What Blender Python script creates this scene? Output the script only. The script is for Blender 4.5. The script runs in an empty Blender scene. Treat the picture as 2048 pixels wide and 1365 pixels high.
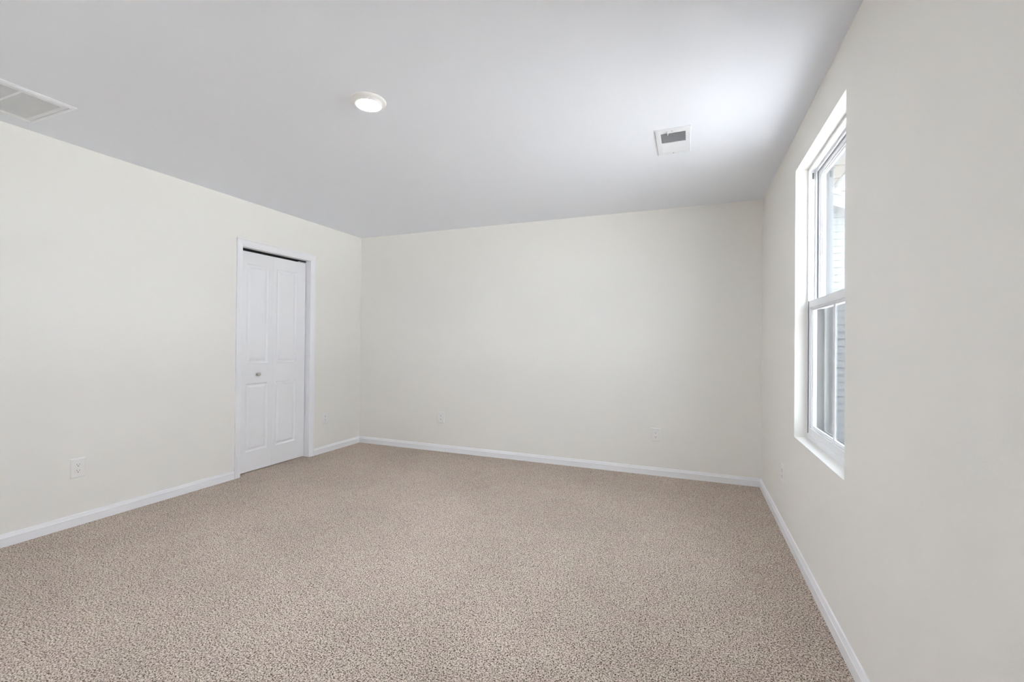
import bpy, bmesh, math, random
from mathutils import Vector, Matrix

C = bpy.context.scene.collection
S = bpy.context.scene

# ---------------------------------------------------------------- camera, sky, sun, exposure
cam_data = bpy.data.cameras.new('camera')
cam_data.sensor_fit = 'HORIZONTAL'
cam_data.sensor_width = 36.0
cam_data.lens = 895.647 / 2048 * 36.0
cam_data.clip_start = 0.02
cam = bpy.data.objects.new('camera', cam_data)
C.objects.link(cam)
_f = Vector((-0.36839181, 0.92965685, 0.00506114))
_r = Vector((0.92964592, 0.36833688, 0.00929566))
_u = Vector((-0.00677757, -0.00812951, 0.99994399))
cam.matrix_world = Matrix(((_r.x, _u.x, -_f.x, 3.65966), (_r.y, _u.y, -_f.y, 0.0),
                           (_r.z, _u.z, -_f.z, 1.19835), (0, 0, 0, 1)))
S.camera = cam

w = bpy.data.worlds.new('sky')
S.world = w
w.use_nodes = True
wn = w.node_tree
bg = wn.nodes['Background']
SKY_STRENGTH = 9.0
bg.inputs['Color'].default_value = (0.87, 0.94, 1.06, 1)
bg.inputs['Strength'].default_value = SKY_STRENGTH

sun_d = bpy.data.lights.new('sun', 'SUN')
sun_d.energy = 110.0
sun_d.angle = math.radians(0.6)
sun_d.color = (0.97, 0.97, 1.03)
sun = bpy.data.objects.new('sun', sun_d)
C.objects.link(sun)
sun.rotation_euler = Vector((0.06, -0.04, -1.0)).to_track_quat('-Z', 'Y').to_euler()
sun.location = (-6, 2, 9)

S.view_settings.view_transform = 'Standard'
S.view_settings.look = 'None'
S.view_settings.gamma = 1.0
S.view_settings.exposure = 0.20
S.view_settings.use_curve_mapping = False
S.cycles.use_denoising = True
S.cycles.max_bounces = 16
S.cycles.diffuse_bounces = 10
S.cycles.transparent_max_bounces = 16
S.cycles.sample_clamp_indirect = 0.0
S.cycles.caustics_reflective = False
S.cycles.caustics_refractive = False

# ---------------------------------------------------------------- room sizes (metres)
W, D, H = 4.2308, 4.3108, 2.44          # right wall x, back wall y, ceiling z
Y0 = -0.75                              # wall behind the camera
BH = 0.073                              # baseboard height
WT = 0.17                               # window wall thickness

# ---------------------------------------------------------------- materials
def mat(name, col, rough=0.5, spec=0.5, metal=0.0):
    m = bpy.data.materials.new(name)
    m.use_nodes = True
    b = m.node_tree.nodes['Principled BSDF']
    b.inputs['Base Color'].default_value = (*col, 1)
    b.inputs['Roughness'].default_value = rough
    b.inputs['Specular IOR Level'].default_value = spec
    b.inputs['Metallic'].default_value = metal
    return m

def nd(m, kind, **kw):
    n = m.node_tree.nodes.new(kind)
    for k, v in kw.items():
        if k in n.inputs.keys():
            n.inputs[k].default_value = v
        else:
            setattr(n, k, v)
    return n

def lk(m, a, ao, b, bi):
    m.node_tree.links.new(a.outputs[ao], b.inputs[bi])

def painted(name, col, rough, scale, bump, dist=0.002):
    """wall paint: flat colour with a faint roller texture as relief"""
    m = mat(name, col, rough, 0.35)
    b = m.node_tree.nodes['Principled BSDF']
    tc = nd(m, 'ShaderNodeTexCoord')
    n = nd(m, 'ShaderNodeTexNoise', Scale=scale, Detail=3.0, Roughness=0.6)
    bp = nd(m, 'ShaderNodeBump', Strength=bump, Distance=dist)
    lk(m, tc, 'Object', n, 'Vector')
    lk(m, n, 'Fac', bp, 'Height')
    lk(m, bp, 'Normal', b, 'Normal')
    return m

M = {}
M['wall'] = painted('warm_white_wall_paint', (0.845, 0.834, 0.795), 0.75, 160, 0.10)
M['ceil'] = painted('white_ceiling_paint', (0.845, 0.87, 0.925), 0.9, 120, 0.10)
M['trim'] = painted('white_trim_enamel', (0.875, 0.88, 0.90), 0.35, 60, 0.02)
M['door'] = painted('white_door_paint', (0.865, 0.87, 0.888), 0.40, 90, 0.03)
M['vinyl'] = mat('white_window_vinyl', (0.84, 0.85, 0.87), 0.35)
M['vinyl_dim'] = mat('dimmed_exterior_vinyl', (0.19, 0.188, 0.184), 0.5)  # vinyl darkened in colour to hold back the strong daylight on it
M['track'] = mat('black_track', (0.012, 0.012, 0.012), 0.6)
M['plastic'] = mat('white_plastic', (0.87, 0.865, 0.845), 0.3)
M['slot'] = mat('dark_slot', (0.03, 0.028, 0.025), 0.6)
M['nickel'] = mat('satin_nickel', (0.55, 0.54, 0.52), 0.32, 0.5, 1.0)
M['steel'] = mat('dull_steel', (0.20, 0.20, 0.20), 0.45, 0.5, 0.8)
M['grille'] = mat('white_grille_enamel', (0.80, 0.815, 0.845), 0.4)
M['duct'] = mat('grey_duct_metal', (0.42, 0.42, 0.43), 0.6)
M['weather'] = mat('grey_weatherstrip', (0.10, 0.10, 0.12), 0.8)
M['closet'] = mat('shaded_closet_wall', (0.06, 0.058, 0.056), 0.9)  # near-black puts the unlit closet's shade into the wall colour
M['concrete'] = painted('grey_concrete', (0.142, 0.140, 0.136), 0.9, 12, 0.3)
M['bounce_slab'] = painted('pale_bounce_concrete', (0.82, 0.81, 0.79), 0.9, 12, 0.3)
M['grass'] = painted('bare_soil', (0.26, 0.252, 0.236), 0.95, 30, 0.6, 0.02)
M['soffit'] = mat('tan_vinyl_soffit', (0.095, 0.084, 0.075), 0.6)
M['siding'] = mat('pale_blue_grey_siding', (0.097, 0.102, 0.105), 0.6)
def lap_shade_lines(m, pitch):
    """lap siding: a darker strip at the foot of every course paints in the lap shadow"""
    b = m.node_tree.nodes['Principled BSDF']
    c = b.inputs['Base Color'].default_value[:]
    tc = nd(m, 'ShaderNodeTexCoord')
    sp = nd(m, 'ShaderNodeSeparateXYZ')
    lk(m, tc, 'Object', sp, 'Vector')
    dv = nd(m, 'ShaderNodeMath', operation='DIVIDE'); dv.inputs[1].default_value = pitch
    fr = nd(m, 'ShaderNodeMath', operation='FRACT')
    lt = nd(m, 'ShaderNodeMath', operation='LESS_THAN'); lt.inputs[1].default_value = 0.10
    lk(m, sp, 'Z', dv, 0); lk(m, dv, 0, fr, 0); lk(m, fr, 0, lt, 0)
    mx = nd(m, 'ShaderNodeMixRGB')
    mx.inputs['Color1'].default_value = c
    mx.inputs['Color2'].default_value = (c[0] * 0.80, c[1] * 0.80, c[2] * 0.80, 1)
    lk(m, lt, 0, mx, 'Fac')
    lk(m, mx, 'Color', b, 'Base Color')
lap_shade_lines(M['siding'], 0.100)
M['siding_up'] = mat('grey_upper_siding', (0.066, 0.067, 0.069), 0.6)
lap_shade_lines(M['siding_up'], 0.100)
M['rake'] = mat('grey_rake_board', (0.078, 0.079, 0.081), 0.5)
M['shingle'] = painted('grey_roof_shingle', (0.36, 0.36, 0.37), 0.9, 40, 0.8, 0.01)

def glass_mat():
    m = bpy.data.materials.new('window_glass')
    m.use_nodes = True
    nt = m.node_tree
    nt.nodes.clear()
    out = nt.nodes.new('ShaderNodeOutputMaterial')
    mix = nt.nodes.new('ShaderNodeMixShader')
    tr = nt.nodes.new('ShaderNodeBsdfTransparent')
    tr.inputs['Color'].default_value = (0.95, 0.97, 0.965, 1)
    gl = nt.nodes.new('ShaderNodeBsdfGlossy')
    gl.inputs['Roughness'].default_value = 0.0
    lw = nt.nodes.new('ShaderNodeLayerWeight')        # reflectance rises toward grazing view, the same from both sides
    pw = nt.nodes.new('ShaderNodeMath'); pw.operation = 'POWER'; pw.inputs[1].default_value = 5.0
    ml = nt.nodes.new('ShaderNodeMath'); ml.operation = 'MULTIPLY_ADD'
    ml.inputs[1].default_value = 0.60; ml.inputs[2].default_value = 0.03
    nt.links.new(lw.outputs['Facing'], pw.inputs[0])
    nt.links.new(pw.outputs[0], ml.inputs[0])
    nt.links.new(ml.outputs[0], mix.inputs[0])
    nt.links.new(tr.outputs[0], mix.inputs[1])
    nt.links.new(gl.outputs[0], mix.inputs[2])
    nt.links.new(mix.outputs[0], out.inputs[0])
    return m
M['glass'] = glass_mat()

def screen_mat():
    """fine insect mesh: partly see-through grey weave"""
    m = bpy.data.materials.new('insect_screen_mesh')
    m.use_nodes = True
    nt = m.node_tree
    nt.nodes.clear()
    out = nt.nodes.new('ShaderNodeOutputMaterial')
    mix = nt.nodes.new('ShaderNodeMixShader')
    mix.inputs[0].default_value = 0.28
    tr = nt.nodes.new('ShaderNodeBsdfTransparent')
    df = nt.nodes.new('ShaderNodeBsdfDiffuse')
    df.inputs['Color'].default_value = (0.16, 0.16, 0.17, 1)
    nt.links.new(tr.outputs[0], mix.inputs[1])
    nt.links.new(df.outputs[0], mix.inputs[2])
    nt.links.new(mix.outputs[0], out.inputs[0])
    return m
M['screen'] = screen_mat()

def lamp_mat(strength):
    m = mat('lit_diffuser', (0.9, 0.9, 0.9), 0.4)
    b = m.node_tree.nodes['Principled BSDF']
    b.inputs['Emission Color'].default_value = (0.95, 0.98, 1.07, 1)
    b.inputs['Emission Strength'].default_value = strength
    return m
M['lamp'] = lamp_mat(535.0)

def carpet_mat():
    """cut-pile carpet: pale beige twisted tufts flecked with brown"""
    m = mat('beige_flecked_carpet', (0.5, 0.45, 0.4), 1.0, 0.1)
    b = m.node_tree.nodes['Principled BSDF']
    tc = nd(m, 'ShaderNodeTexCoord')
    mp = nd(m, 'ShaderNodeMapping')
    lk(m, tc, 'Object', mp, 'Vector')
    n1 = nd(m, 'ShaderNodeTexNoise', Scale=185.0, Detail=2.5, Roughness=0.62, Distortion=0.6)
    lk(m, mp, 'Vector', n1, 'Vector')
    r1 = nd(m, 'ShaderNodeValToRGB')
    e = r1.color_ramp.elements
    e[0].position, e[0].color = 0.37, (0.075, 0.053, 0.038, 1)
    e[1].position, e[1].color = 0.62, (0.83, 0.735, 0.65, 1)
    x = r1.color_ramp.elements.new(0.44); x.color = (0.26, 0.207, 0.168, 1)
    x = r1.color_ramp.elements.new(0.505); x.color = (0.565, 0.488, 0.424, 1)
    lk(m, n1, 'Fac', r1, 'Fac')
    # drift of tone between tufts
    n2 = nd(m, 'ShaderNodeTexNoise', Scale=9.0, Detail=2.0)
    lk(m, mp, 'Vector', n2, 'Vector')
    r2 = nd(m, 'ShaderNodeValToRGB')
    e = r2.color_ramp.elements
    e[0].position, e[0].color = 0.35, (0.97, 0.93, 0.93, 1)
    e[1].position, e[1].color = 0.65, (1.0, 1.0, 0.96, 1)
    lk(m, n2, 'Fac', r2, 'Fac')
    # faint broad lay of the pile
    n3 = nd(m, 'ShaderNodeTexNoise', Scale=1.6, Detail=1.5)
    lk(m, mp, 'Vector', n3, 'Vector')
    r3 = nd(m, 'ShaderNodeMapRange')
    r3.inputs['From Min'].default_value = 0.3
    r3.inputs['From Max'].default_value = 0.7
    r3.inputs['To Min'].default_value = 0.94
    r3.inputs['To Max'].default_value = 1.05
    lk(m, n3, 'Fac', r3, 'Value')
    mx = nd(m, 'ShaderNodeMixRGB', blend_type='MULTIPLY')
    mx.inputs['Fac'].default_value = 1.0
    lk(m, r1, 'Color', mx, 'Color1')
    lk(m, r2, 'Color', mx, 'Color2')
    mx2 = nd(m, 'ShaderNodeMixRGB', blend_type='MULTIPLY')
    mx2.inputs['Fac'].default_value = 1.0
    lk(m, mx, 'Color', mx2, 'Color1')
    lk(m, r3, 'Result', mx2, 'Color2')
    lk(m, mx2, 'Color', b, 'Base Color')
    bp = nd(m, 'ShaderNodeBump', Strength=0.7, Distance=0.004)
    lk(m, n1, 'Fac', bp, 'Height')
    lk(m, bp, 'Normal', b, 'Normal')
    return m
M['carpet'] = carpet_mat()

# ---------------------------------------------------------------- helpers
def obj(name, bm, m, parent=None, smooth=False, bevel=0.0):
    if bevel:
        bmesh.ops.bevel(bm, geom=list(bm.edges), offset=bevel, segments=2, affect='EDGES', profile=0.6)
    bmesh.ops.recalc_face_normals(bm, faces=bm.faces)
    me = bpy.data.meshes.new(name)
    bm.to_mesh(me)
    bm.free()
    me.materials.append(M[m])
    if smooth:
        for p in me.polygons:
            p.use_smooth = True
        me.set_sharp_from_angle(angle=math.radians(35))
    o = bpy.data.objects.new(name, me)
    C.objects.link(o)
    if parent is not None:
        o.parent = parent
    return o

def tag(o, label=None, cat=None, group=None, kind=None):
    if label: o['label'] = label
    if cat: o['category'] = cat
    if group: o['group'] = group
    if kind: o['kind'] = kind
    return o

def empty(name, loc=(0, 0, 0), rot=None):
    o = bpy.data.objects.new(name, None)
    C.objects.link(o)
    o.empty_display_size = 0.05
    o.location = loc
    if rot is not None:
        o.rotation_euler = rot
    return o

def box(bm, a, b):
    x0, y0, z0 = a
    x1, y1, z1 = b
    v = [bm.verts.new(p) for p in ((x0, y0, z0), (x1, y0, z0), (x1, y1, z0), (x0, y1, z0),
                                   (x0, y0, z1), (x1, y0, z1), (x1, y1, z1), (x0, y1, z1))]
    for q in ((0, 3, 2, 1), (4, 5, 6, 7), (0, 1, 5, 4), (1, 2, 6, 5), (2, 3, 7, 6), (3, 0, 4, 7)):
        bm.faces.new([v[i] for i in q])

def slab(axis, t0, t1, rect, holes):
    """a slab from t0 to t1 along axis; rect and holes are (u0, v0, u1, v1) in the two other axes"""
    us = sorted({rect[0], rect[2], *[h[0] for h in holes], *[h[2] for h in holes]})
    vs = sorted({rect[1], rect[3], *[h[1] for h in holes], *[h[3] for h in holes]})
    us = [u for u in us if rect[0] <= u <= rect[2]]
    vs = [v for v in vs if rect[1] <= v <= rect[3]]
    bm = bmesh.new()
    cache = {}
    def V(u, v, t):
        k = (round(u, 5), round(v, 5), t)
        if k not in cache:
            p = [u, v]
            p.insert(axis, t)
            cache[k] = bm.verts.new(p)
        return cache[k]
    def solid(i, j):
        if not (0 <= i < len(us) - 1 and 0 <= j < len(vs) - 1):
            return False
        cu, cv = (us[i] + us[i + 1]) / 2, (vs[j] + vs[j + 1]) / 2
        return not any(h[0] < cu < h[2] and h[1] < cv < h[3] for h in holes)
    for i in range(len(us) - 1):
        for j in range(len(vs) - 1):
            if not solid(i, j):
                continue
            u0, u1, v0, v1 = us[i], us[i + 1], vs[j], vs[j + 1]
            for t in (t0, t1):
                bm.faces.new((V(u0, v0, t), V(u1, v0, t), V(u1, v1, t), V(u0, v1, t)))
            for di, dj, a, b in ((-1, 0, (u0, v0), (u0, v1)), (1, 0, (u1, v0), (u1, v1)),
                                 (0, -1, (u0, v0), (u1, v0)), (0, 1, (u0, v1), (u1, v1))):
                if not solid(i + di, j + dj):
                    bm.faces.new((V(*a, t0), V(*b, t0), V(*b, t1), V(*a, t1)))
    return bm

def sweep(bm, prof, rings):
    """join rings of points (each ring the profile at one station) into a closed strip"""
    vs = [[bm.verts.new(p) for p in r] for r in rings]
    n = len(prof)
    for a, b in zip(vs, vs[1:]):
        for i in range(n):
            j = (i + 1) % n
            bm.faces.new((a[i], a[j], b[j], b[i]))
    bm.faces.new(vs[0])
    bm.faces.new(list(reversed(vs[-1])))

def lathe(bm, pts, seg=40, at=(0, 0, 0), axis='Z', flip=1):
    """revolve (radius, height) pairs; ends on the axis are closed"""
    def P(r, h, a):
        c, s = r * math.cos(a), r * math.sin(a)
        if axis == 'Z': q = (c, s, h * flip)
        elif axis == 'X': q = (h * flip, c, s)
        else: q = (c, h * flip, s)
        return (q[0] + at[0], q[1] + at[1], q[2] + at[2])
    rows = []
    for r, h in pts:
        if r < 1e-6:
            rows.append([bm.verts.new(P(0, h, 0))])
        else:
            rows.append([bm.verts.new(P(r, h, 2 * math.pi * i / seg)) for i in range(seg)])
    for a, b in zip(rows, rows[1:]):
        for i in range(seg):
            j = (i + 1) % seg
            if len(a) == 1 and len(b) == 1: continue
            if len(a) == 1: bm.faces.new((a[0], b[i], b[j]))
            elif len(b) == 1: bm.faces.new((a[i], a[j], b[0]))
            else: bm.faces.new((a[i], a[j], b[j], b[i]))

def frame_ring(bm, rect, t0, t1, wid, axis):
    """flat rectangular picture frame of width wid (left, bottom, right, top) between t0 and t1"""
    l, b, r, t = wid
    s = slab(axis, t0, t1, rect, [(rect[0] + l, rect[1] + b, rect[2] - r, rect[3] - t)])
    me = bpy.data.meshes.new('tmp')
    s.to_mesh(me)
    s.free()
    bm.from_mesh(me)
    bpy.data.meshes.remove(me)

# ---------------------------------------------------------------- closet, window and vent openings
DY0, DY1, DZ = 2.778, 3.547, 2.032       # closet door opening
WY0, WY1, WZ0, WZ1 = 2.130, 3.037, 0.669, 2.220   # window opening
RET = (0.150, 0.800, 0.594, 1.366)       # return grille outline x0 y0 x1 y1
SUP = (3.460, 2.710, 3.660, 3.070)       # supply register outline
SUPH = (3.490, 2.752, 3.634, 3.034)
RETH = (0.195, 0.845, 0.549, 1.321)
CX0 = -0.75                              # back of the closet
F_WIN = (1.4, 1.35, 2.3, 2.0)         # added fill-light window behind the camera x0 z0 x1 z1

# ---------------------------------------------------------------- room shell
o = obj('floor', slab(2, -0.12, 0.0, (CX0 - 0.1, Y0 - WT, W + WT, D + 0.12), []), 'carpet')
tag(o, 'beige brown flecked carpet over the whole floor', 'floor', kind='structure')
o = obj('ceiling', slab(2, H, H + 0.2, (CX0 - 0.1, Y0 - WT, W + WT, D + 0.12), [SUPH, RETH]), 'ceil')
tag(o, 'plain white painted ceiling', 'ceiling', kind='structure')
o = obj('wall_left', slab(0, -0.12, 0.0, (Y0 - WT, 0.0, D + 0.12, H), [(DY0 - 0.012, -0.01, DY1 + 0.012, DZ + 0.012)]), 'wall')
tag(o, 'warm white wall with the closet door in it', 'wall', kind='structure')
o = obj('wall_back', slab(1, D, D + 0.12, (0.0, 0.0, W, H), []), 'wall')
tag(o, 'plain warm white wall at the far end', 'wall', kind='structure')
o = obj('wall_right', slab(0, W, W + WT, (Y0 - WT, 0.0, D + 0.12, H), [(WY0, WZ0, WY1, WZ1)]), 'wall')
tag(o, 'warm white wall with the window in it', 'wall', kind='structure')
o = obj('wall_front', slab(1, Y0 - WT, Y0, (0.0, 0.0, W, H), [F_WIN]), 'wall')
tag(o, 'warm white wall behind the viewpoint', 'wall', kind='structure')

bm = bmesh.new()
box(bm, (CX0 - 0.1, 2.2, 0), (CX0, 4.1, H))
box(bm, (CX0, 2.2, 0), (-0.12, 2.3, H))
box(bm, (CX0, 4.0, 0), (-0.12, 4.1, H))
o = obj('wall_closet', bm, 'closet')
tag(o, 'closet walls behind the bifold door, shade painted into their colour', 'wall', kind='structure')

# baseboards: flat face, small bead, sloped top
BP = [(0, 0), (0.014, 0), (0.014, 0.047), (0.0155, 0.049), (0.0150, 0.0515), (0.0125, 0.053),
      (0.0105, 0.060), (0.0085, 0.0655), (0.0082, 0.0685), (0.0060, 0.0725), (0.0050, BH), (0, BH)]
def baseboard(name, label, pts, normal_in):
    """pts: the two ends on the wall, each with its own mitre shift per metre of thickness"""
    bm = bmesh.new()
    rings = []
    for (px, py, sx, sy) in pts:
        rings.append([(px + normal_in[0] * t + sx * t, py + normal_in[1] * t + sy * t, z) for t, z in BP])
    sweep(bm, BP, rings)
    o = obj(name, bm, 'trim')
    tag(o, label, 'baseboard', kind='structure')
baseboard('baseboard_left', 'white baseboard on the left wall before the closet door',
          [(0, Y0, 0, 1), (0, DY0 - 0.0545, 0, 0)], (1, 0))
baseboard('baseboard_left', 'short white baseboard between closet door and far corner',
          [(0, DY1 + 0.0555, 0, 0), (0, D, 0, -1)], (1, 0))
baseboard('baseboard_back', 'white baseboard along the far wall', [(0, D, 1, 0), (W, D, -1, 0)], (0, -1))
baseboard('baseboard_right', 'white baseboard along the window wall', [(W, D, 0, -1), (W, Y0, 0, 1)], (-1, 0))
baseboard('baseboard_front', 'white baseboard on the wall behind the viewpoint', [(W, Y0, -1, 0), (0, Y0, 1, 0)], (0, 1))

# ---------------------------------------------------------------- closet door
door = empty('door_1', (0, (DY0 + DY1) / 2, 0))
tag(door, 'white four panel bifold closet door with casing', 'door', kind='structure')
OFF = Vector((0, -(DY0 + DY1) / 2, 0))
def dpart(name, bm, m, parent=door, **k):
    bmesh.ops.translate(bm, verts=bm.verts, vec=OFF)
    return obj(name, bm, m, parent, **k)

# casing profile: (distance in from the outer edge, stand-off from the wall)
CP = [(0, 0), (0, 0.0155), (0.003, 0.0170), (0.008, 0.0165), (0.0125, 0.0130), (0.018, 0.0120), (0.024, 0.0128),
      (0.045, 0.0095), (0.050, 0.0070), (0.054, 0.0066), (0.057, 0.0045), (0.057, 0)]
oy0, oy1, oz = DY0 - 0.0525, DY1 + 0.0535, DZ + 0.0655
bm = bmesh.new()
sweep(bm, CP, [[(t, oy0 + d, 0.0) for d, t in CP], [(t, oy0 + d, oz - d) for d, t in CP],
               [(t, oy1 - d, oz - d) for d, t in CP], [(t, oy1 - d, 0.0) for d, t in CP]])
dpart('casing', bm, 'trim')
bm = bmesh.new()                         # jamb lining the opening
box(bm, (-0.12, DY0 - 0.0118, 0), (0.0, DY0, DZ + 0.0118))
box(bm, (-0.12, DY1, 0), (0.0, DY1 + 0.0118, DZ + 0.0118))
box(bm, (-0.12, DY0, DZ), (0.0, DY1, DZ + 0.0118))
dpart('jamb', bm, 'trim')
bm = bmesh.new()                         # track: a shallow channel under the head
box(bm, (-0.098, DY0 + 0.001, DZ - 0.002), (-0.066, DY1 - 0.001, DZ))
box(bm, (-0.098, DY0 + 0.001, DZ - 0.012), (-0.096, DY1 - 0.001, DZ - 0.002))
box(bm, (-0.068, DY0 + 0.001, DZ - 0.012), (-0.066, DY1 - 0.001, DZ - 0.002))
dpart('track', bm, 'track')
bm = bmesh.new()                         # pivot bracket and pin at the jamb end
box(bm, (-0.095, DY1 - 0.085, DZ - 0.015), (-0.069, DY1 - 0.004, DZ - 0.0125))
lathe(bm, [(0, -0.012), (0.004, -0.012), (0.004, 0.012), (0, 0.012)], 12, (-0.082, DY1 - 0.075, DZ - 0.016))
dpart('pivot_bracket', bm, 'vinyl')

XF = -0.060                              # door face
def leaf(y0, y1, panels):
    """moulded leaf: flat slab with recessed-and-raised panels on the room side"""
    z0, z1, th = 0.008, 2.008, 0.034
    bm = bmesh.new()
    ys = sorted({y0, y1, *[p[0] for p in panels], *[p[2] for p in panels]})
    zs = sorted({z0, z1, *[p[1] for p in panels], *[p[3] for p in panels]})
    cache = {}
    def V(x, y, z):
        k = (round(x, 5), round(y, 5), round(z, 5))
        if k not in cache: cache[k] = bm.verts.new((x, y, z))
        return cache[k]
    for a, b in zip(ys, ys[1:]):
        for c, d in zip(zs, zs[1:]):
            hit = [p for p in panels if p[0] - 1e-6 <= a and b <= p[2] + 1e-6 and p[1] - 1e-6 <= c and d <= p[3] + 1e-6]
            if not hit:
                bm.faces.new((V(XF, a, c), V(XF, b, c), V(XF, b, d), V(XF, a, d)))
    for (a, c, b, d) in panels:
        rings = []
        for ins, dep in ((0, 0), (0.004, 0.004), (0.010, 0.0085), (0.015, 0.009), (0.021, 0.0085), (0.034, 0.0035), (0.038, 0.003)):
            rings.append([V(XF - dep, a + ins, c + ins), V(XF - dep, b - ins, c + ins),
                          V(XF - dep, b - ins, d - ins), V(XF - dep, a + ins, d - ins)])
        for p, q in zip(rings, rings[1:]):
            for i in range(4):
                j = (i + 1) % 4
                bm.faces.new((p[i], p[j], q[j], q[i]))
        bm.faces.new(rings[-1])
    for a, b in zip(ys, ys[1:]):
        bm.faces.new((V(XF, a, z0), V(XF, b, z0), V(XF - th, b, z0), V(XF - th, a, z0)))
        bm.faces.new((V(XF, a, z1), V(XF, b, z1), V(XF - th, b, z1), V(XF - th, a, z1)))
        for c, d in zip(zs, zs[1:]):
            bm.faces.new((V(XF - th, a, c), V(XF - th, b, c), V(XF - th, b, d), V(XF - th, a, d)))
    for c, d in zip(zs, zs[1:]):
        for y in (y0, y1):
            bm.faces.new((V(XF, y, c), V(XF, y, d), V(XF - th, y, d), V(XF - th, y, c)))
    return bm
LM, LE = 3.1514, 3.1526
lf = dpart('door_leaf', leaf(2.786, LM, [(2.876, 0.190, 3.100, 0.808), (2.876, 0.992, 3.100, 1.897)]), 'door')
dpart('door_leaf', leaf(LE, 3.537, [(3.190, 0.190, 3.428, 0.808), (3.190, 0.992, 3.428, 1.892)]), 'door')
bm = bmesh.new()
lathe(bm, [(0, 0), (0.0135, 0), (0.0135, 0.0025), (0.0085, 0.005), (0.0075, 0.012), (0.0105, 0.017), (0.0165, 0.021),
           (0.0178, 0.025), (0.0165, 0.0285), (0.0095, 0.0298), (0.0088, 0.0292), (0, 0.0305)], 32, (XF, 2.990, 0.891), 'X')
kn = dpart('knob', bm, 'nickel', lf, smooth=True)
kn['label'] = 'round satin nickel knob'

# ---------------------------------------------------------------- window
win = empty('window_1', (W + 0.1, (WY0 + WY1) / 2, WZ0))
tag(win, 'white single hung window with a middle grille bar', 'window', kind='structure')
WOFF = -Vector(win.location)
def wpart(name, bm, m, parent=win, **k):
    bmesh.ops.translate(bm, verts=bm.verts, vec=WOFF)
    return obj(name, bm, m, parent, **k)
FX = W + 0.062                            # room face of the frame
bm = bmesh.new()
frame_ring(bm, (WY0, WZ0, WY1, WZ1), FX, FX + 0.0445, (0.016, 0.030, 0.016, 0.016), 0)
# inner stops of the frame beside and above the upper sash
frame_ring(bm, (WY0 + 0.016, WZ0 + 0.030, WY1 - 0.016, WZ1 - 0.016), FX + 0.032, FX + 0.040, (0.010, 0.0, 0.010, 0.012), 0)
fr = wpart('window_frame', bm, 'vinyl')
bm = bmesh.new()
frame_ring(bm, (WY0, WZ0, WY1, WZ1), FX + 0.0448, FX + 0.085, (0.016, 0.030, 0.016, 0.016), 0)
ex = wpart('exterior_frame', bm, 'vinyl_dim')
ex['label'] = 'outer half of the frame, darkened against the daylight on it'
yc = (WY0 + WY1) / 2
ZM = 1.430                                # middle of the meeting rail
def sash(name, x0, rect, rails, bar_z=None):
    """rails: left, bottom, right, top widths; a stepped glazing bead runs inside them"""
    bm = bmesh.new()
    frame_ring(bm, rect, x0, x0 + 0.030, rails, 0)
    inner = (rect[0] + rails[0], rect[1] + rails[1], rect[2] - rails[2], rect[3] - rails[3])
    frame_ring(bm, inner, x0 + 0.006, x0 + 0.026, (0.008, 0.008, 0.008, 0.008), 0)
    inn2 = (inner[0] + 0.008, inner[1] + 0.008, inner[2] - 0.008, inner[3] - 0.008)
    frame_ring(bm, inn2, x0 + 0.0125, x0 + 0.0235, (0.006, 0.006, 0.006, 0.006), 0)
    s = wpart(name, bm, 'vinyl')
    bm = bmesh.new()
    box(bm, (x0 + 0.0165, inn2[0] + 0.001, inn2[1] + 0.001), (x0 + 0.0195, inn2[2] - 0.001, inn2[3] - 0.001))
    wpart('pane', bm, 'glass', s)
    bm = bmesh.new()                      # contoured grille bar
    pr = [(-0.0125, 0.0165), (-0.0125, 0.0150), (-0.007, 0.0120), (0.007, 0.0120), (0.0125, 0.0150), (0.0125, 0.0165)]
    z0, z1 = inn2[1] + 0.006, inn2[3] - 0.006
    sweep(bm, pr, [[(x0 + d, yc + a, z0) for a, d in pr], [(x0 + d, yc + a, z1) for a, d in pr]])
    wpart('grille_bar', bm, 'vinyl', s)
    return s
iy0, iy1 = WY0 + 0.016, WY1 - 0.016
sash('lower_sash', FX + 0.0032, (iy0 + 0.004, WZ0 + 0.030, iy1 - 0.004, ZM + 0.025), (0.030, 0.034, 0.030, 0.040))
sash('upper_sash', FX + 0.046, (iy0, ZM - 0.020, iy1, WZ1 - 0.016), (0.030, 0.036, 0.030, 0.030))
bm = bmesh.new()                          # grey weatherstrip in the gap beside the lower sash
box(bm, (FX + 0.0008, iy1 - 0.0038, WZ0 + 0.031), (FX + 0.0027, iy1 - 0.0002, ZM + 0.025))
box(bm, (FX + 0.0008, iy0 + 0.0002, WZ0 + 0.031), (FX + 0.0027, iy0 + 0.0038, ZM + 0.025))
wpart('weatherstrip', bm, 'weather')
bm = bmesh.new()                          # balance clip high in the far side channel
box(bm, (FX + 0.018, iy1 - 0.0045, WZ1 - 0.062), (FX + 0.024, iy1 - 0.0002, WZ1 - 0.028))
wpart('balance_clip', bm, 'steel')
SX = FX + 0.080                           # half screen outside the lower sash
bm = bmesh.new()
frame_ring(bm, (iy0 + 0.001, WZ0 + 0.0305, iy1 - 0.001, ZM + 0.01), SX - 0.004, SX + 0.004, (0.022, 0.022, 0.022, 0.022), 0)
sc = wpart('insect_screen', bm, 'vinyl_dim')
bm = bmesh.new()
box(bm, (SX - 0.0005, iy0 + 0.022, WZ0 + 0.052), (SX + 0.0005, iy1 - 0.022, ZM - 0.011))
wpart('screen_mesh', bm, 'screen', sc)

bm = bmesh.new()                          # casing lining the outside of the opening
frame_ring(bm, (WY0 + 0.0005, WZ0 + 0.0005, WY1 - 0.0005, WZ1 - 0.0005), FX + 0.0855, W + WT + 0.012, (0.010, 0.010, 0.010, 0.010), 0)
wpart('outer_casing', bm, 'rake')

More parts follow.
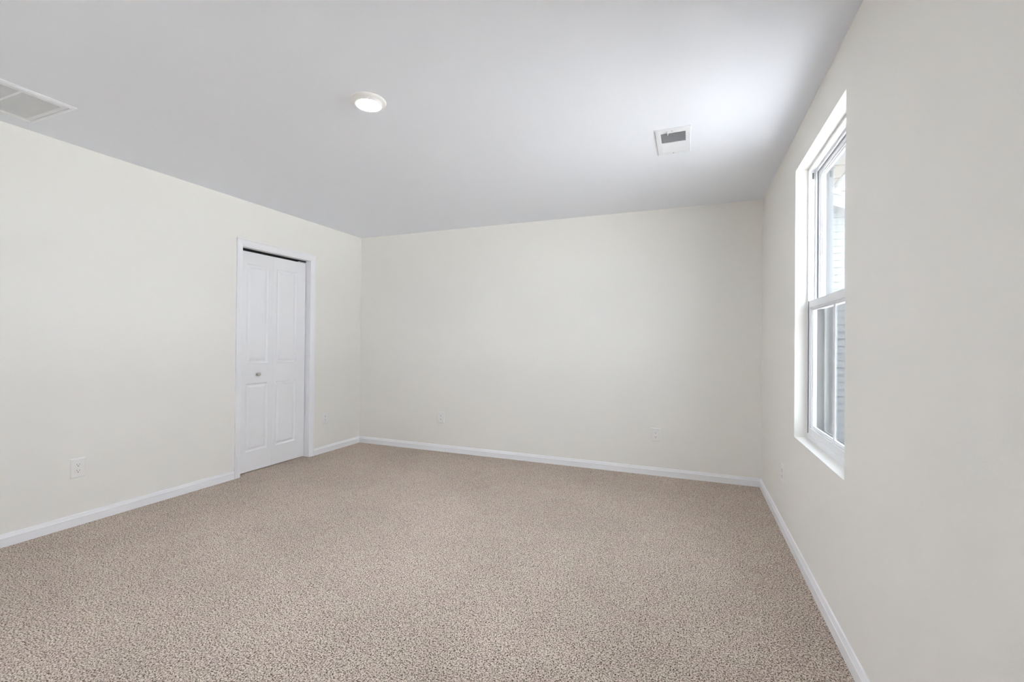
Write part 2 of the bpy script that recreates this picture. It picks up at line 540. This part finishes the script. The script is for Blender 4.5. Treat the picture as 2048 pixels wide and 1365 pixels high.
# unseen plain window added behind the viewpoint to let in fill light
w2 = empty('fill_window', ((F_WIN[0] + F_WIN[2]) / 2, Y0 - WT / 2, F_WIN[1]))
tag(w2, 'white window added behind the viewpoint for fill light', 'window', kind='structure')
bm = bmesh.new()
frame_ring(bm, F_WIN, Y0 - 0.13, Y0 - 0.07, (0.045, 0.045, 0.045, 0.045), 1)
xm = (F_WIN[0] + F_WIN[2]) / 2
box(bm, (xm - 0.03, Y0 - 0.125, F_WIN[1] + 0.045), (xm + 0.03, Y0 - 0.075, F_WIN[3] - 0.045))
bmesh.ops.translate(bm, verts=bm.verts, vec=-Vector(w2.location))
fr2 = obj('window_frame', bm, 'vinyl', w2)
for a, b in ((F_WIN[0] + 0.045, xm - 0.03), (xm + 0.03, F_WIN[2] - 0.045)):
    bm = bmesh.new()
    box(bm, (a, Y0 - 0.102, F_WIN[1] + 0.045), (b, Y0 - 0.098, F_WIN[3] - 0.045))
    bmesh.ops.translate(bm, verts=bm.verts, vec=-Vector(w2.location))
    obj('pane', bm, 'glass', fr2)

# ---------------------------------------------------------------- wall outlets (local: x right, z up, y out of the wall towards -y)
def make_outlet(loc, rz, label, upside=False):
    t = empty('wall_outlet', loc, (0, math.pi if upside else 0, rz))
    tag(t, label, 'outlet', 'duplex outlets low on the walls')
    w2_, h2_ = 0.0395, 0.062
    bm = bmesh.new()
    rows = []
    for ins, d in ((0, 0), (0.0002, 0.0022), (0.003, 0.0050), (0.006, 0.0058)):
        rows.append([bm.verts.new(p) for p in ((-w2_ + ins, -d, -h2_ + ins), (w2_ - ins, -d, -h2_ + ins),
                                               (w2_ - ins, -d, h2_ - ins), (-w2_ + ins, -d, h2_ - ins))])
    for a, b in zip(rows, rows[1:]):
        for i in range(4):
            j = (i + 1) % 4
            bm.faces.new((a[i], a[j], b[j], b[i]))
    bm.faces.new(rows[-1])
    bm.faces.new(list(reversed(rows[0])))
    obj('cover_plate', bm, 'plastic', t)
    for s in (1, -1):
        zc = 0.0195 * s
        bm = bmesh.new()                  # receptacle face: round with flattened top and bottom
        ring = []
        for i in range(32):
            a = 2 * math.pi * i / 32
            ring.append((0.0172 * math.cos(a), max(-0.0138, min(0.0138, 0.0172 * math.sin(a)))))
        lo = [bm.verts.new((x, -0.0056, zc + z)) for x, z in ring]
        hi = [bm.verts.new((x * 0.97, -0.0082, zc + z * 0.97)) for x, z in ring]
        for i in range(32):
            j = (i + 1) % 32
            bm.faces.new((lo[i], lo[j], hi[j], hi[i]))
        bm.faces.new(hi)
        rc = obj('receptacle', bm, 'plastic', t)
        bm = bmesh.new()
        for sx, hh in ((-1, 0.0042), (1, 0.0035)):
            box(bm, (sx * 0.0064 - 0.0011, -0.0086, zc + 0.0046 - hh), (sx * 0.0064 + 0.0011, -0.0080, zc + 0.0046 + hh))
        lathe(bm, [(0, 0.0080), (0.0028, 0.0080), (0.0028, 0.0086), (0, 0.0086)], 16, (0, 0, zc - 0.0068), 'Y', -1)
        sl = obj('slots', bm, 'slot', rc)
        sl['label'] = 'dark plug slots'
    bm = bmesh.new()
    lathe(bm, [(0, 0.0056), (0.0035, 0.0056), (0.0030, 0.0068), (0, 0.0070)], 16, (0, 0, 0), 'Y', -1)
    obj('screw', bm, 'plastic', t, smooth=True)
    return t
LZ = 0.369
make_outlet((0.0, 1.658, LZ), math.pi / 2, 'white outlet low on the left wall, before the closet door')
make_outlet((0.0, 3.764, LZ), math.pi / 2, 'white outlet between the closet door and the far corner')
make_outlet((1.120, D, 0.374), 0, 'white outlet on the far wall nearer the closet, ground holes up', True)
make_outlet((3.378, D, 0.371), 0, 'white outlet on the far wall toward the window side')
make_outlet((W, 3.357, LZ), -math.pi / 2, 'white outlet on the window wall below the window')

# ---------------------------------------------------------------- ceiling light
cl = empty('ceiling_light', (2.115, 1.862, H))
tag(cl, 'small round white disc light, lit, in the middle of the ceiling', 'light')
bm = bmesh.new()
lathe(bm, [(0, 0), (0.088, 0), (0.0885, 0.003), (0.0865, 0.0065), (0.079, 0.0105), (0.073, 0.0125), (0.0695, 0.017),
           (0.0655, 0.0225), (0.0615, 0.0235), (0.0605, 0.0215), (0, 0.0215)], 64, (0, 0, 0), 'Z', -1)
obj('trim_ring', bm, 'plastic', cl, smooth=True)
bm = bmesh.new()
lathe(bm, [(0, 0.0217), (0.0603, 0.0217), (0.0600, 0.0238), (0.045, 0.0252), (0.02, 0.0262), (0, 0.0264)], 64, (0, 0, 0), 'Z', -1)
o = obj('diffuser', bm, 'lamp', cl, smooth=True)
o['label'] = 'glowing white diffuser'

# ---------------------------------------------------------------- supply register
sr = empty('ceiling_register', ((SUP[0] + SUP[2]) / 2, (SUP[1] + SUP[3]) / 2, H))
tag(sr, 'white two-way air register on the ceiling near the window', 'vent')
def vpart(root, name, bm, m, parent=None, **k):
    bmesh.ops.translate(bm, verts=bm.verts, vec=-Vector(root.location))
    return obj(name, bm, m, parent or root, **k)
def flange(rect, hole, th, lip):
    """surface-mounted frame under the ceiling: sloped rim, flat face, turned-up inner edge"""
    bm = bmesh.new()
    rows = []
    for k, z in ((0.0, H), (0.0, H - th * 0.45), (lip, H - th), (1.0, H - th), (1.0, H + 0.010)):
        if k <= lip and k < 1.0:
            r = (rect[0] + k, rect[1] + k, rect[2] - k, rect[3] - k)
        else:
            r = hole
        rows.append([bm.verts.new(p) for p in ((r[0], r[1], z), (r[2], r[1], z), (r[2], r[3], z), (r[0], r[3], z))])
    for a, b in zip(rows, rows[1:]):
        for i in range(4):
            j = (i + 1) % 4
            bm.faces.new((a[i], a[j], b[j], b[i]))
    return bm
G = (3.4935, 2.7570, 3.6305, 3.0295)     # louvred opening
vpart(sr, 'flange', flange(SUP, G, 0.007, 0.006), 'grille')
ym = 2.8935
bm = bmesh.new()
def louvres(bm, y0, y1, pitch, lean, depth, x0, x1, zlow, th=0.0008):
    n = int(round((y1 - y0) / pitch))
    p = (y1 - y0) / n
    for i in range(n):
        y = y0 + (i + 0.5) * p
        b0 = (y - lean / 2, zlow + depth)      # upper edge
        b1 = (y + lean / 2, zlow)              # lower edge
        v = []
        for x in (x0, x1):
            v.append([bm.verts.new((x, b0[0] - th, b0[1])), bm.verts.new((x, b0[0] + th, b0[1])),
                      bm.verts.new((x, b1[0] + th, b1[1])), bm.verts.new((x, b1[0] - th, b1[1]))])
        for q in range(4):
            r = (q + 1) % 4
            bm.faces.new((v[0][q], v[0][r], v[1][r], v[1][q]))
        bm.faces.new(v[0])
        bm.faces.new(list(reversed(v[1])))
louvres(bm, G[1], ym - 0.004, 0.0118, -0.010, 0.0085, G[0], G[2], H - 0.0068)
louvres(bm, ym + 0.004, G[3], 0.0118, 0.0128, 0.0070, G[0], G[2], H - 0.0072)
box(bm, (G[0], ym - 0.004, H - 0.007), (G[2], ym + 0.004, H - 0.004))
vpart(sr, 'louvres', bm, 'grille')
bm = bmesh.new()
box(bm, (SUPH[0] + 0.0005, SUPH[1] + 0.0005, H + 0.004), (SUPH[0] + 0.002, SUPH[3] - 0.0005, H + 0.15))
box(bm, (SUPH[2] - 0.002, SUPH[1] + 0.0005, H + 0.004), (SUPH[2] - 0.0005, SUPH[3] - 0.0005, H + 0.15))
box(bm, (SUPH[0] + 0.002, SUPH[1] + 0.0005, H + 0.004), (SUPH[2] - 0.002, SUPH[1] + 0.002, H + 0.15))
box(bm, (SUPH[0] + 0.002, SUPH[3] - 0.002, H + 0.004), (SUPH[2] - 0.002, SUPH[3] - 0.0005, H + 0.15))
box(bm, (SUPH[0] + 0.0005, SUPH[1] + 0.0005, H + 0.15), (SUPH[2] - 0.0005, SUPH[3] - 0.0005, H + 0.152))
vpart(sr, 'duct_boot', bm, 'duct')
bm = bmesh.new()                          # damper lever
box(bm, (3.5320, 2.7380, H - 0.0160), (3.5365, 2.7640, H - 0.0072))
vpart(sr, 'damper_lever', bm, 'grille')
for y in (2.7330, 3.0490):
    bm = bmesh.new()
    lathe(bm, [(0, 0.0069), (0.0042, 0.0069), (0.0036, 0.0085), (0, 0.0090)], 14, (3.557, y, H), 'Z', -1)
    vpart(sr, 'screw', bm, 'duct', smooth=True)

# ---------------------------------------------------------------- return grille
rg = empty('ceiling_return_grille', ((RET[0] + RET[2]) / 2, (RET[1] + RET[3]) / 2, H))
tag(rg, 'large white return air grille on the ceiling above the left wall', 'vent')
FR = (RET[0] + 0.022, RET[1] + 0.022, RET[2] - 0.022, RET[3] - 0.022)
vpart(rg, 'flange', flange(RET, FR, 0.010, 0.012), 'grille')
RI = (FR[0] + 0.0025, FR[1] + 0.0025, FR[2] - 0.0025, FR[3] - 0.0025)
RL = (RI[0] + 0.022, RI[1] + 0.022, RI[2] - 0.022, RI[3] - 0.022)
bm = bmesh.new()
frame_ring(bm, (RI[0], RI[1], RI[2], RI[3]), H - 0.0085, H - 0.0055, (0.022, 0.022, 0.022, 0.022), 2)
frame_ring(bm, (RL[0], RL[1], RL[2], RL[3]), H - 0.0070, H + 0.004, (0.0012, 0.0012, 0.0012, 0.0012), 2)
dp = vpart(rg, 'grille_door', bm, 'grille')
bm = bmesh.new()
ribs = [1.166, 0.966]
edges = [RL[1] + 0.0015, ribs[1] - 0.006, ribs[1] + 0.006, ribs[0] - 0.006, ribs[0] + 0.006, RL[3] - 0.0015]
for a, b in ((edges[0], edges[1]), (edges[2], edges[3]), (edges[4], edges[5])):
    louvres(bm, a, b, 0.0064, 0.0056, 0.0050, RL[0] + 0.0012, RL[2] - 0.0012, H - 0.0085, 0.0005)
for y in ribs:
    box(bm, (RL[0] + 0.0012, y - 0.0055, H - 0.0080), (RL[2] - 0.0012, y + 0.0055, H - 0.0060))
vpart(rg, 'louvres', bm, 'grille', dp)
bm = bmesh.new()
R2 = RETH
box(bm, (R2[0] + 0.0005, R2[1] + 0.0005, H + 0.15), (R2[2] - 0.0005, R2[3] - 0.0005, H + 0.152))
for a, b in (((R2[0] + 0.0005, R2[1] + 0.0005), (R2[0] + 0.002, R2[3] - 0.0005)), ((R2[2] - 0.002, R2[1] + 0.0005), (R2[2] - 0.0005, R2[3] - 0.0005)),
             ((R2[0] + 0.002, R2[1] + 0.0005), (R2[2] - 0.002, R2[1] + 0.002)), ((R2[0] + 0.002, R2[3] - 0.002), (R2[2] - 0.002, R2[3] - 0.0005))):
    box(bm, (*a, H + 0.005), (*b, H + 0.15))
vpart(rg, 'plenum', bm, 'duct')

# ---------------------------------------------------------------- outside
GZ = -0.5
NEAR, FAR = (W + WT + 0.02, -1.5, 8.0, 7.0), (12.0, -12.0, 42.0, 24.0)
o = obj('ground', slab(2, GZ - 0.1, GZ, (-30, -30, 45, 40), [NEAR, FAR]), 'grass')
tag(o, 'bare soil yard outside the window', 'ground', kind='structure')
o = obj('bounce_paving', slab(2, GZ - 0.1, GZ, NEAR, []), 'concrete')  # unseen paving, added to shape the sun bounced onto the ceiling
tag(o, 'unseen concrete patch added to bounce sun in through the window', 'bounce_paving', kind='structure')
o = obj('bounce_slab', slab(2, GZ - 0.1, GZ, FAR, []), 'bounce_slab')  # unseen far reflector, added to carry the ceiling glow deeper into the room
tag(o, 'unseen pale slab beyond the yard, added to bounce sun indoors', 'bounce_slab', kind='structure')
bm = bmesh.new()
box(bm, (CX0 - 0.1, Y0 - WT, GZ), (W + WT, D + 0.12, -0.121))
o = obj('foundation', bm, 'concrete')
tag(o, 'concrete foundation under the room', 'foundation', kind='structure')
# eave over the window: soffit board with a fascia at its edge
bm = bmesh.new()
box(bm, (W + WT + 0.001, Y0 - 1.0, 2.520), (4.745, 7.30, 2.535))
for i in range(28):                        # vinyl soffit ribs
    y = -1.2 + i * 0.30
    box(bm, (W + WT + 0.002, y, 2.516), (4.744, y + 0.012, 2.520))
so = obj('trim_soffit', bm, 'soffit')
tag(so, 'cream soffit under the eave outside the window', 'soffit', kind='structure')
bm = bmesh.new()
box(bm, (4.745, Y0 - 1.0, 2.505), (4.770, 7.30, 2.680))
obj('fascia', bm, 'rake', so)

# the wing of the house beyond, facing back toward the window: lap siding, sloped rake board, roof edge
wing = empty('house_wing', (6.3, 7.5, GZ))
tag(wing, 'pale sided house wing seen through the window glass', 'house', kind='structure')
HO = -Vector(wing.location)
def hpart(name, bm, m, parent=wing):
    bmesh.ops.translate(bm, verts=bm.verts, vec=HO)
    return obj(name, bm, m, parent)
X0, X1, YW = 4.40, 9.0, 7.5
LAP = 0.100
def rake_z(x):                             # underside of the rake board
    return 3.10 - 0.42 * (x - 5.44)
bm = bmesh.new()                           # lap siding: each course leans out at its lower edge
z = GZ
rings = []
while z < 3.6:
    rings.append((YW - 0.020, z)); rings.append((YW - 0.002, z + LAP)); z += LAP
def clip_x(zz):                            # the wall stops under the rake
    return max(X0, min(X1, 5.44 + (3.10 + 0.03 - zz) / 0.42))
for (ya, za), (yb, zb) in zip(rings, rings[1:]):
    xa, xb = clip_x(za), clip_x(zb)
    if xa - X0 < 0.01: break
    v = [bm.verts.new(p) for p in ((X0, ya, za), (xa, ya, za), (xb, yb, zb), (X0, yb, zb))]
    try: bm.faces.new(v)
    except ValueError: pass
    v = [bm.verts.new(p) for p in ((X0, YW + 0.1, za), (xa, YW + 0.1, za), (xb, YW + 0.1, zb), (X0, YW + 0.1, zb))]
    bm.faces.new(v)
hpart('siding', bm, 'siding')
bm = bmesh.new()
pr = [(-0.02, 0.0), (-0.32, 0.0), (-0.32, 0.16), (-0.02, 0.16)]
sweep(bm, pr, [[(x, YW + a, rake_z(x) + b) for a, b in pr] for x in (X0, X1)])
hpart('rake_board', bm, 'rake')
bm = bmesh.new()
pr = [(-0.36, 0.165), (-0.36, 0.195), (4.0, 0.195), (4.0, 0.165)]
sweep(bm, pr, [[(x, YW + a, rake_z(x) + b) for a, b in pr] for x in (X0, X1 + 0.2)])
hpart('roof', bm, 'shingle')
bm = bmesh.new()                           # taller wall set back behind the lower roof
z, rings = GZ + 24 * LAP, []
while z < 7.0:
    rings.append((YW + 1.48, z)); rings.append((YW + 1.498, z + LAP)); z += LAP
for (ya, za), (yb, zb) in zip(rings, rings[1:]):
    v = [bm.verts.new(p) for p in ((X0, ya, za), (X1, ya, za), (X1, yb, zb), (X0, yb, zb))]
    bm.faces.new(v)
box(bm, (X0, YW + 1.5, 2.2), (X1, YW + 1.6, 7.0))
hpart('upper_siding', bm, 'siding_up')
